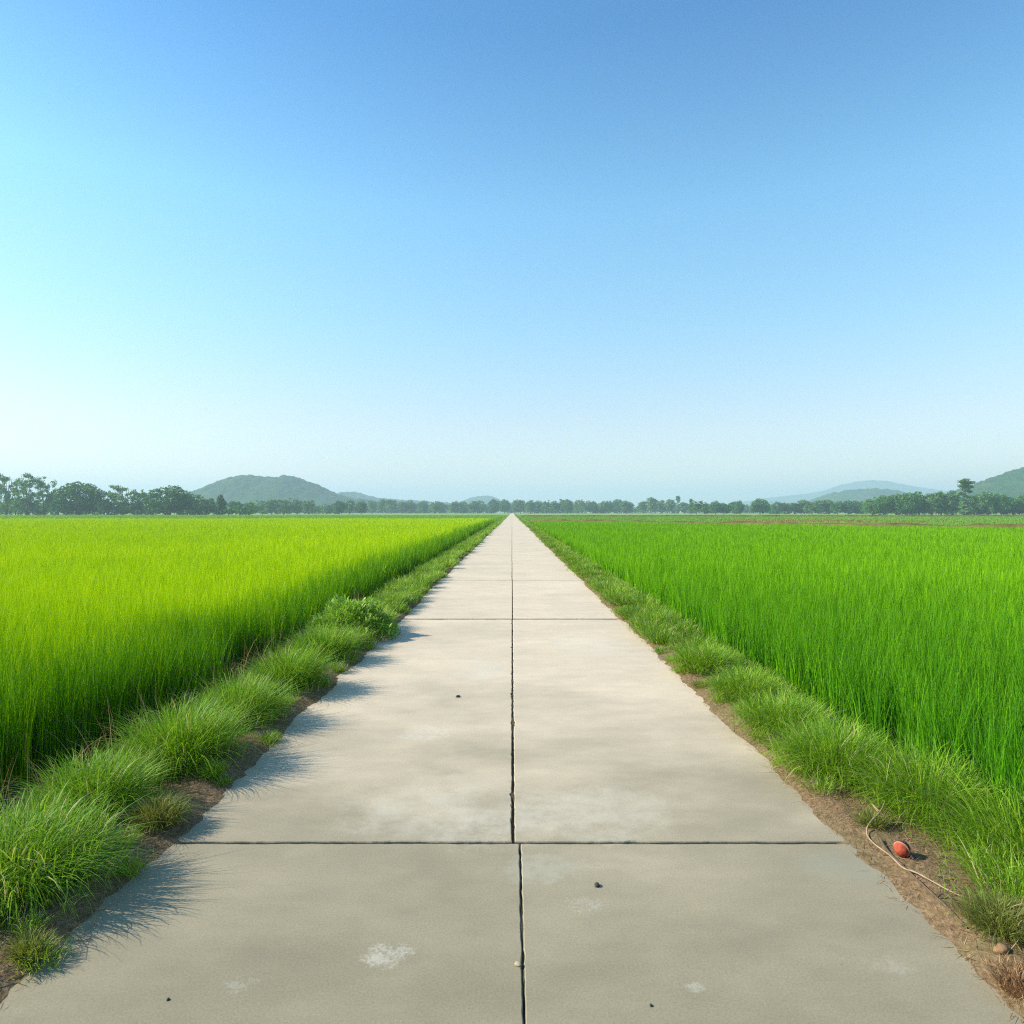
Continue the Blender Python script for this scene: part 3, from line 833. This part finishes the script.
def make_tree(kind, seed):
    """a tree about 15 m tall: (crown mesh, trunk mesh)"""
    g = random.Random(seed)
    lobes, limbs = [], []
    def dome(z0, R_, Rz, cnt, s0, s1, jit, low=-0.75):
        for k in range(cnt):
            a = k * 2.399963 + g.uniform(-.4, .4); c = 1 - (1 - low) * (k + 0.5) / cnt
            ring = math.sqrt(max(0, 1 - c * c)); q = g.uniform(1 - jit, 1.0)
            s = g.uniform(s0, s1)
            lobes.append((math.cos(a) * ring * R_ * q, math.sin(a) * ring * R_ * q, z0 + c * Rz * q, s, s, s * 0.85))
        lobes.append((0, 0, z0, R_ * 0.55, R_ * 0.55, Rz * 0.6))

    if kind == 'airy':          # high open crown in separate clumps, trunks showing
        for k in range(5):
            a = k * 1.256 + g.uniform(-.4, .4); r = g.uniform(0.3, 0.9)
            x, y = math.cos(a) * r * 4, math.sin(a) * r * 4
            limbs.append(([(0.3 * math.cos(a), 0.3 * math.sin(a), -0.3), (x * 0.3, y * 0.3, 5), (x * 0.8, y * 0.8, 9.5), (x, y, 12.5)], 0.24, 0.06))
        for k in range(52):
            a = g.uniform(0, 6.28); r = math.sqrt(g.random()) * 4.9
            z = g.uniform(5.5, 14.4) - 0.16 * r
            s = g.uniform(0.7, 1.5)
            lobes.append((math.cos(a) * r, math.sin(a) * r, z, s * 1.15, s * 1.15, s * 0.75))
        for k in range(16):
            s = g.uniform(1.0, 1.8)
            lobes.append((g.uniform(-4.2, 4.2), g.uniform(-4.2, 4.2), g.uniform(0.8, 5.5), s, s, s))
        size, n, hol, mat = 0.30, 4300, 0.05, 'tree_leaf_pale'
    elif kind == 'dense':       # broad rounded crown down to the ground
        limbs.append(([(0, 0, -0.3), (0.2, 0.1, 3), (0, 0.2, 7), (0.3, 0, 11)], 0.38, 0.10))
        for k in range(5):
            a = k * 1.26 + g.uniform(-.3, .3)
            limbs.append(([(0, 0, 3), (math.cos(a) * 2, math.sin(a) * 2, 5.5), (math.cos(a) * 4, math.sin(a) * 4, 8)], 0.16, 0.05))
        dome(7.0, 5.4, 6.6, 38, 1.3, 2.4, 0.3, -0.85)
        size, n, hol, mat = 0.42, 4200, 0.35, 'tree_leaf'
    elif kind == 'loose':       # irregular light crown with ragged top
        for k in range(3):
            a = g.uniform(0, 6.28)
            limbs.append(([(0.2 * k, 0, -0.3), (math.cos(a) * 0.8, math.sin(a) * .8, 4), (math.cos(a) * 2.2, math.sin(a) * 2.2, 9), (math.cos(a) * 2.8, math.sin(a) * 2.8, 13)], 0.22, 0.06))
        dome(7.2, 4.6, 6.4, 34, 0.8, 1.9, 0.5, -0.9)
        for k in range(6):
            lobes.append((g.uniform(-3, 3), g.uniform(-3, 3), g.uniform(11, 14), 0.8, 0.8, 0.9))
        size, n, hol, mat = 0.38, 2800, 0.2, 'tree_leaf_pale'
    elif kind == 'tall':        # straight forest tree, narrow crown
        limbs.append(([(0, 0, -0.3), (0.1, 0, 5), (-0.1, 0.1, 10), (0, 0, 14)], 0.25, 0.06))
        dome(7.6, 2.7, 6.4, 24, 0.9, 1.7, 0.45, -0.85)
        size, n, hol, mat = 0.40, 2200, 0.3, 'tree_leaf_pale'
    elif kind == 'slim':        # bare pole with a small ragged head
        limbs.append(([(0, 0, -0.3), (0.25, 0, 5), (0.05, 0.1, 9), (0.2, 0, 14)], 0.22, 0.07))
        limbs.append(([(0.1, 0, 9), (-0.8, 0.3, 11), (-1.2, 0.2, 12.5)], 0.09, 0.04))
        for x, z, s in ((0.25, 14, 0.8), (-0.7, 13.3, 0.9), (0.9, 12.9, 0.8), (0.1, 12.4, 1.0), (-0.8, 11.7, 0.8), (0.7, 11.3, 0.9), (-0.2, 10.5, 0.9), (0.6, 9.5, 0.7), (-0.5, 8.6, 0.7), (0.4, 7.4, 0.7), (-0.4, 6.2, 0.7),
                        (0.5, 4.8, 0.8), (-0.4, 3.4, 0.9), (0.4, 2.2, 1.1), (-0.3, 1.0, 1.2)):
            lobes.append((x, g.uniform(-.5, .5), z, s * 0.8, s * 0.8, s))
        size, n, hol, mat = 0.33, 1300, 0.05, 'tree_leaf_pale'
    else:                       # column: dense narrow spindle
        limbs.append(([(0, 0, -0.3), (0, 0.05, 6), (0, 0, 14)], 0.2, 0.05))
        for k in range(12):
            t = k / 11; s = 1.9 * math.sin(math.pi * (0.12 + 0.8 * t)) ** 0.8
            lobes.append((g.uniform(-.3, .3), g.uniform(-.3, .3), 3 + 11 * t, s, s, 1.3))
        size, n, hol, mat = 0.40, 1600, 0.5, 'tree_leaf'
    V, Q, T = leaf_cloud(lobes, n, size, seed, hol)
    V[:, 2] = np.maximum(V[:, 2], 0.1)
    k = 15.0 / V[:, 2].max(); V *= k
    crown = mesh_np('crown', V, Q, M[mat], {'tint': T}, smooth=False)
    V2, Q2 = limb_mesh(limbs)
    trunk = mesh_np('trunk', V2 * k, Q2, M['bark'])
    wid = np.percentile(np.abs(V[:, 0]), 96) * 2
    return crown, trunk, wid


stock = {}
for kd, cnt in (('airy', 3), ('dense', 3), ('loose', 3), ('tall', 3), ('slim', 2), ('column', 1)):
    stock[kd] = [make_tree(kd, 100 + 10 * len(kd) + k) for k in range(cnt)]
NAMES = {'airy': 'open_crowned_tree', 'dense': 'dense_tree', 'loose': 'ragged_tree', 'tall': 'forest_tree', 'slim': 'slender_tree', 'column': 'columnar_tree'}
tcount = 0


def tree(kind, px, top, width, dist, label, group=None):
    global tcount
    v = tcount % len(stock[kind]); tcount += 1
    crown, trunk, wid = stock[kind][v]
    base = -0.2
    hgt = H + (512 - top) / F * dist - base
    sz = hgt / 15.0
    sx = (width / F * dist) / wid if width else sz
    root = empty(NAMES[kind], ((px - 512) / F * dist, dist, base))
    root.rotation_euler[2] = 0.0 if kind in ('airy', 'slim') else random.uniform(0, 6.28)
    root.scale = (sx, sx, sz)
    obj('trunk', trunk, root); obj('crown', crown, root)
    return tag(root, label, 'tree', group)


G1 = 'trees of the left group at the field end'
for k, px, top, w, d, lab in [
    ('airy', 6, 473, 20, 378, 'tall open crowned tree at the left picture edge'),
    ('airy', 27, 472, 20, 372, 'tall open crowned tree with see-through crown, second from the left picture edge'),
    ('airy', 44, 476, 20, 384, 'open crowned tree leaning beside the dense round one, third from the left'),
    ('loose', 58, 489, 14, 392, 'small ragged tree squeezed between the open crowned trees and the dense round tree'),
    ('dense', 78, 481, 38, 376, 'dense dark broad round tree, tallest of the solid crowns at left'),
    ('loose', 104, 490, 18, 394, 'low ragged tree right of the dense broad tree'),
    ('airy', 123, 485, 24, 380, 'pale feathery tree midway between the two dense dark trees'),
    ('loose', 142, 489, 16, 386, 'ragged pale tree touching the wide dark tree from the left'),
    ('dense', 169, 485, 44, 372, 'wide dark tree with flat top, last big crown before the hill'),
    ('loose', 193, 494, 18, 392, 'short tree at the foot of the hill, right of the wide dark tree'),
    ('loose', 207, 496, 17, 400, 'short pale tree just left of the narrow columnar tree'),
    ('column', 221, 494, 8, 385, 'narrow dark columnar tree standing alone before the hill'),
    ('dense', 236, 500, 16, 420, 'low round tree just right of the narrow columnar tree'),
    ('loose', 250, 501, 14, 440, 'low pale tree, second right of the columnar tree'),
]:
    tree(k, px, top, w, d, lab, G1)
G2 = 'hazy trees in front of the left hill'
for px, top, w, k in ((262, 500, 14, 'loose'), (272, 498, 15, 'dense'), (284, 497.5, 15, 'loose'), (297, 499, 15, 'dense'), (309, 500, 14, 'loose'), (339, 500, 11, 'dense'), (349, 499, 12, 'loose'), (361, 500, 12, 'dense')):
    tree(k, px, top, w, 560 + random.uniform(-30, 30), 'hazy round tree in the middle distance in front of the left hill', G2)
G3 = 'far hazy trees left of the road end'
for px in list(range(372, 510, 10)):
    tree(random.choice(['tall', 'loose', 'tall', 'dense']), px + random.uniform(-3, 3), 500 + random.uniform(-1.3, 1.5), random.uniform(9, 13), 830 + random.uniform(-50, 50),
         'far hazy tree in the low row left of the road end', G3)
G4 = 'far hazy trees right of the road end'
for px in list(range(514, 628, 8)):
    top = 499.5 + random.uniform(-1.2, 1.5)
    tree(random.choice(['tall', 'tall', 'dense', 'loose']), px + random.uniform(-2, 2), top, random.uniform(9, 12), 790 + random.uniform(-40, 40),
         'far hazy tree in the row right of the road end', G4)
for k, px, top, w, d, lab in [
    ('tall', 643, 501, 9, 800, 'first hazy tree after the gap right of the road end row'),
    ('tall', 652, 497, 10, 780, 'tallest hazy tree of the small clump right of the gap'),
    ('tall', 661, 500, 9, 800, 'hazy tree just right of the tallest one of the small clump'),
    ('tall', 670, 499, 9, 790, 'hazy tree left of the thin mast-like tree'),
    ('slim', 678, 495.5, 4, 780, 'thin mast-like tree standing above the distant clump'),
    ('slim', 691, 498.5, 3.5, 800, 'second thin mast-like tree, shorter and farther right'),
    ('tall', 684, 502, 9, 800, 'low hazy tree between the two thin mast-like trees'),
    ('dense', 739, 500, 8, 560, 'small round tree standing left of the larger lone round tree'),
    ('dense', 760, 498, 17, 520, 'lone round tree in the middle distance right of the road'),
]:
    tree(k, px, top, w, d, lab, 'distinct trees in the middle distance right of the road')
G5 = 'low hazy trees of the middle right tree line'
for px in list(range(698, 735, 9)) + list(range(776, 872, 9)):
    tree(random.choice(['dense', 'loose', 'tall']), px + random.uniform(-2, 2), (501.5 if px < 800 else 500.5) + random.uniform(-1.2, 1.5), random.uniform(10, 14), 560 + random.uniform(-40, 40),
         'low hazy tree in the middle right tree line', G5)
G6 = 'trees of the right group below the hill'
for k, px, top, w, d, lab in [
    ('loose', 872, 497, 18, 425, 'leftmost low tree of the right group'),
    ('dense', 884, 495, 20, 415, 'round tree near the left end of the right group'),
    ('tall', 897, 494, 15, 420, 'narrow tree in the right group below the low green hill'),
    ('dense', 909, 492, 20, 405, 'broad tree in the middle of the right group'),
    ('tall', 919, 491, 15, 410, 'narrow pointed tree right of the broad middle one'),
    ('loose', 931, 493, 17, 405, 'pale ragged tree between two narrow pointed trees'),
    ('tall', 941, 491, 14, 412, 'narrow pointed tree left of the tall slender tree'),
    ('tall', 952, 490, 13, 408, 'narrow tree standing against the tall slender tree'),
    ('slim', 965, 478, 13, 396, 'tall slender tree with bare pale trunk rising above the right group'),
    ('dense', 976, 494, 18, 415, 'rounded tree just right of the tall slender tree'),
    ('tall', 988, 491, 15, 405, 'narrow tree in front of the right hill slope'),
    ('dense', 1001, 492, 20, 398, 'broad tree below the right hill slope'),
    ('loose', 1014, 495, 18, 405, 'low ragged tree by the right picture edge'),
    ('dense', 1028, 493, 20, 398, 'tree cut by the right picture edge'),
]:
    tree(k, px, top, w, d, lab, G6)

# woodland behind the trees that reads as one mass
def wood(name, spans, label, seed, size=0.8):
    g = random.Random(seed); lobes = []
    tot = 0
    for px0, px1, top0, top1, dist in spans:
        px = px0
        while px < px1:
            t = (px - px0) / max(1, px1 - px0)
            top = top0 + (top1 - top0) * t
            h = H + (512 - top) / F * dist + 0.2
            d = dist + g.uniform(-12, 12)
            for q in range(3):
                s = h * g.uniform(0.22, 0.36)
                lobes.append(((px - 512 + g.uniform(-2, 2)) / F * d, d + g.uniform(-5, 5), h * g.uniform(0.15, 0.72), s * 1.3, s, s))
            px += 2.2 * 0.55 * h / dist * F / 6
    V, Q, T = leaf_cloud(lobes, len(lobes) * 42, size, seed, 0.4)
    V[:, 2] = np.maximum(V[:, 2], -0.1)
    return tag(obj(name, mesh_np(name, V, Q, M['wood_mass'], {'tint': T}, smooth=False)), label, 'woodland', kind='stuff')


wood('distant_wood', [(250, 340, 503, 503.5, 640), (330, 515, 502.5, 503.5, 920)], 'hazy far-off wood along the horizon left of the road', 5, 1.1)
wood('distant_wood', [(510, 630, 502, 502.5, 900), (628, 645, 506, 506, 900), (640, 780, 503.5, 504.5, 860)], 'hazy far-off wood along the horizon right of the road', 6, 1.1)
wood('scrub_belt', [(-60, 255, 498, 504, 410)], 'dark scrub filling the gaps under the trees at left', 7, 0.8)
wood('scrub_belt', [(765, 880, 505, 503, 600), (868, 1090, 499, 497, 440)], 'green scrub filling the gaps under the trees at right', 8, 0.8)

# dark short post at the edge of the left field
px_, py_ = -((512 - 15.5) / F) * 330, 330
import bmesh
bm = bmesh.new()
for (w, d, z0, z1, ox) in ((0.34, 0.34, -0.25, 1.75, 0), (0.46, 0.46, 1.75, 1.98, 0)):
    r = bmesh.ops.create_cube(bm, size=1)
    for v in r['verts']:
        v.co = Vector((v.co.x * w * (1.15 if v.co.z < 0 else 1), v.co.y * d, z0 + (v.co.z + 0.5) * (z1 - z0)))
bmesh.ops.bevel(bm, geom=list(bm.edges), offset=0.03, segments=1, affect='EDGES')
me = bpy.data.meshes.new('field_post'); bm.to_mesh(me); bm.free(); me.materials.append(plain('post_wood', (0.04, 0.035, 0.03), 0.9))
tag(obj('field_post', me, loc=(px_, py_, 0)), 'short dark post before the open crowned trees at the far left', 'post')


# ------------------------------------------------------------------ hills
def hill_mat():
    m, nt, out = new_mat('hill_forest')
    geo = N(nt, 'ShaderNodeNewGeometry'); P = geo.outputs['Position']
    n1 = noise(nt, P, 0.02, 4); n2 = noise(nt, P, 0.16, 4, 0.7)
    c = ramp(nt, n2, [(0.3, (0.012, 0.045, 0.010)), (0.6, (0.028, 0.085, 0.016)), (0.8, (0.055, 0.12, 0.022))])
    f = ramp(nt, n1, [(0.5, (0, 0, 0)), (0.7, (1, 1, 1))])
    c = mix(nt, math_(nt, 'MULTIPLY', f, 0.5), c, (0.08, 0.10, 0.035))
    b = N(nt, 'ShaderNodeBsdfPrincipled'); b.inputs['Roughness'].default_value = 0.95; b.inputs['Specular IOR Level'].default_value = 0.05
    nt.links.new(c, b.inputs['Base Color'])
    bp = N(nt, 'ShaderNodeBump'); bp.inputs['Strength'].default_value = 0.8; bp.inputs['Distance'].default_value = 3
    nt.links.new(n2, bp.inputs['Height']); nt.links.new(bp.outputs[0], b.inputs['Normal'])
    nt.links.new(b.outputs[0], out.inputs[0])
    return m


M['hill'] = hill_mat()


def hill(skyline, dist, depth, rough, label, seed):
    """a hill whose crest rises to the given skyline [(px, py), ...] at its distance"""
    px = np.array([p[0] for p in skyline], float); py = np.array([p[1] for p in skyline], float)
    gx = (px - 512) / F * dist; gh = H + (512 - py) / F * dist
    step = max(dist / 380.0, 2.5)
    xs = np.arange(gx[0], gx[-1] + step, step); ys = np.linspace(-1, 1, 90)
    # smooth interpolation of the crest line
    crest = np.interp(xs, gx, gh)
    k = max(3, int(len(xs) * 0.03)); ker = np.hanning(2 * k + 1); ker /= ker.sum()
    crest = np.convolve(np.pad(crest, k, mode='edge'), ker, 'valid')
    X, S = np.meshgrid(xs, ys)
    Yw = dist + S * depth
    prof = np.cos(np.clip(np.abs(S), 0, 1) * np.pi / 2) ** 1.3
    meander = 0.12 * fbm(X / (dist * 0.12), S * 1.5, seed, 3)
    Z = crest[None, :] * prof * (1 + meander * (1 - prof) * 2)
    Z = Z + prof ** 0.5 * rough * (fbm(X / 9.0 * 1200 / dist, Yw / 9.0 * 1200 / dist, seed + 3, 3)) - 1.0
    V = np.stack([X, Yw, Z], -1).reshape(-1, 3)
    n = len(xs)
    i = (np.arange(len(ys) - 1)[:, None] * n + np.arange(n - 1)[None, :]).ravel()
    Q = np.stack([i, i + 1, i + n + 1, i + n], -1)
    o = tag(obj('hill', mesh_np('hill', V, Q, M['hill'])), label, None, None, 'structure')
    return o


hill([(165, 512), (180, 503), (197, 496), (215, 487), (232, 479), (246, 475.5), (262, 476), (272, 478), (277, 478.5), (284, 476.3), (292, 476), (302, 479), (318, 486), (335, 494), (352, 498), (375, 501), (400, 504), (425, 512)],
     1450, 260, 7, 'rounded wooded hill with two summits left of the road', 3)
hill([(310, 512), (330, 497), (342, 493), (352, 491.8), (362, 494), (380, 498.5), (410, 500.5), (450, 503), (470, 512)], 2300, 350, 8, 'faint low hill behind the right shoulder of the left hill', 13)
hill([(440, 512), (462, 501), (470, 498), (480, 496), (488, 496), (496, 498), (504, 502), (530, 504), (570, 512)], 3000, 400, 8, 'small pale dome shaped hill beside the road end', 23)
hill([(715, 512), (745, 501.5), (775, 497), (800, 494.5), (825, 491), (845, 484), (860, 481), (872, 480), (888, 482), (905, 486), (940, 491), (980, 494), (1030, 500), (1080, 512)], 4500, 600, 8, 'very pale bluish far ridge right of the road', 33)
hill([(790, 512), (815, 500), (835, 493.5), (850, 490), (863, 488.8), (880, 489), (893, 492), (910, 497), (940, 503), (960, 512)], 1900, 280, 8, 'low green hill behind the right tree line', 43)
hill([(915, 512), (945, 500), (965, 491.5), (985, 485), (1005, 476.5), (1024, 469), (1050, 460), (1080, 452), (1110, 449), (1150, 455), (1200, 475), (1260, 512)], 1050, 200, 6, 'green hill slope rising at the right picture edge', 53)

# ------------------------------------------------------------------ haze
def box(x0, x1, y0, y1, z0, z1):
    V = [(x, y, z) for x in (x0, x1) for y in (y0, y1) for z in (z0, z1)]
    Qd = [(0, 1, 3, 2), (4, 6, 7, 5), (0, 4, 5, 1), (2, 3, 7, 6), (0, 2, 6, 4), (1, 5, 7, 3)]
    return V, Qd


m = bpy.data.materials.new('haze_air'); m.use_nodes = True
nt = m.node_tree; nt.nodes.clear()
out = nt.nodes.new('ShaderNodeOutputMaterial')
pv = nt.nodes.new('ShaderNodeVolumePrincipled')
pv.inputs['Color'].default_value = (0.55, 0.71, 0.85, 1)
pv.inputs['Density'].default_value = 0.00038
pv.inputs['Anisotropy'].default_value = 0.1
pv.inputs['Density Attribute'].default_value = ''
pv.inputs['Temperature Attribute'].default_value = ''
nt.links.new(pv.outputs[0], out.inputs['Volume'])
m.cycles.homogeneous_volume = True
V, Qd = box(-7100, 7100, -120, 7100, -2.0, 216)
tag(obj('haze', mesh_np('haze', V, Qd, m, smooth=False)), 'thin pale haze filling the air over the fields', 'haze', kind='stuff')

# ------------------------------------------------------------------ light
EL, AZ = R(34), R(271)
sdir = Vector((math.sin(AZ) * math.cos(EL), math.cos(AZ) * math.cos(EL), math.sin(EL)))
ld = bpy.data.lights.new('sun', 'SUN'); ld.energy = 4.6; ld.angle = R(0.5); ld.color = (1.0, 0.93, 0.81)
lo = bpy.data.objects.new('sun', ld); lo.rotation_euler = sdir.to_track_quat('Z', 'Y').to_euler(); lo.location = (-30, -10, 40); link(lo)
w = bpy.data.worlds.new('World'); bpy.context.scene.world = w; w.use_nodes = True
nt = w.node_tree; nt.nodes.clear()
sky = nt.nodes.new('ShaderNodeTexSky'); sky.sky_type = 'NISHITA'; sky.sun_disc = False
sky.sun_elevation = EL; sky.sun_rotation = AZ
sky.altitude = 0; sky.air_density = 1.1; sky.dust_density = 0.6; sky.ozone_density = 6.0
bg = nt.nodes.new('ShaderNodeBackground'); bg.inputs['Strength'].default_value = 0.15
wo = nt.nodes.new('ShaderNodeOutputWorld')
# sky colour tinted by height: pale horizon haze painted in, upper sky deepened
tc = nt.nodes.new('ShaderNodeTexCoord'); sp = nt.nodes.new('ShaderNodeSeparateXYZ')
nt.links.new(tc.outputs['Generated'], sp.inputs[0])
tint = ramp(nt, sp.outputs[2], [(0.0, (1.22, 0.86, 0.68)), (0.13, (1.18, 0.89, 0.72)), (0.25, (1.0, 1.04, 0.85)), (0.40, (0.84, 1.12, 0.97)), (0.58, (0.40, 0.77, 0.85))])
tm = mix(nt, 1.0, sky.outputs[0], tint, 'MULTIPLY')
nt.links.new(tm, bg.inputs[0]); nt.links.new(bg.outputs[0], wo.inputs[0])

# ------------------------------------------------------------------ camera and render
cd = bpy.data.cameras.new('camera'); cd.lens = 24; cd.sensor_width = 36; cd.clip_start = 0.05; cd.clip_end = 20000
co = bpy.data.objects.new('camera', cd); co.location = (0, 0, H); co.rotation_euler = (R(90), 0, 0); link(co)
sc = bpy.context.scene
sc.camera = co
sc.view_settings.view_transform = 'Standard'; sc.view_settings.look = 'None'
sc.view_settings.exposure = 0.85; sc.view_settings.gamma = 1.0
sc.render.engine = 'CYCLES'
cy = sc.cycles
cy.max_bounces = 6; cy.diffuse_bounces = 3; cy.glossy_bounces = 2; cy.transmission_bounces = 4; cy.volume_bounces = 1
cy.caustics_reflective = False; cy.caustics_refractive = False
cy.use_denoising = False
cy.pixel_filter_type = 'BLACKMAN_HARRIS'; cy.filter_width = 1.2
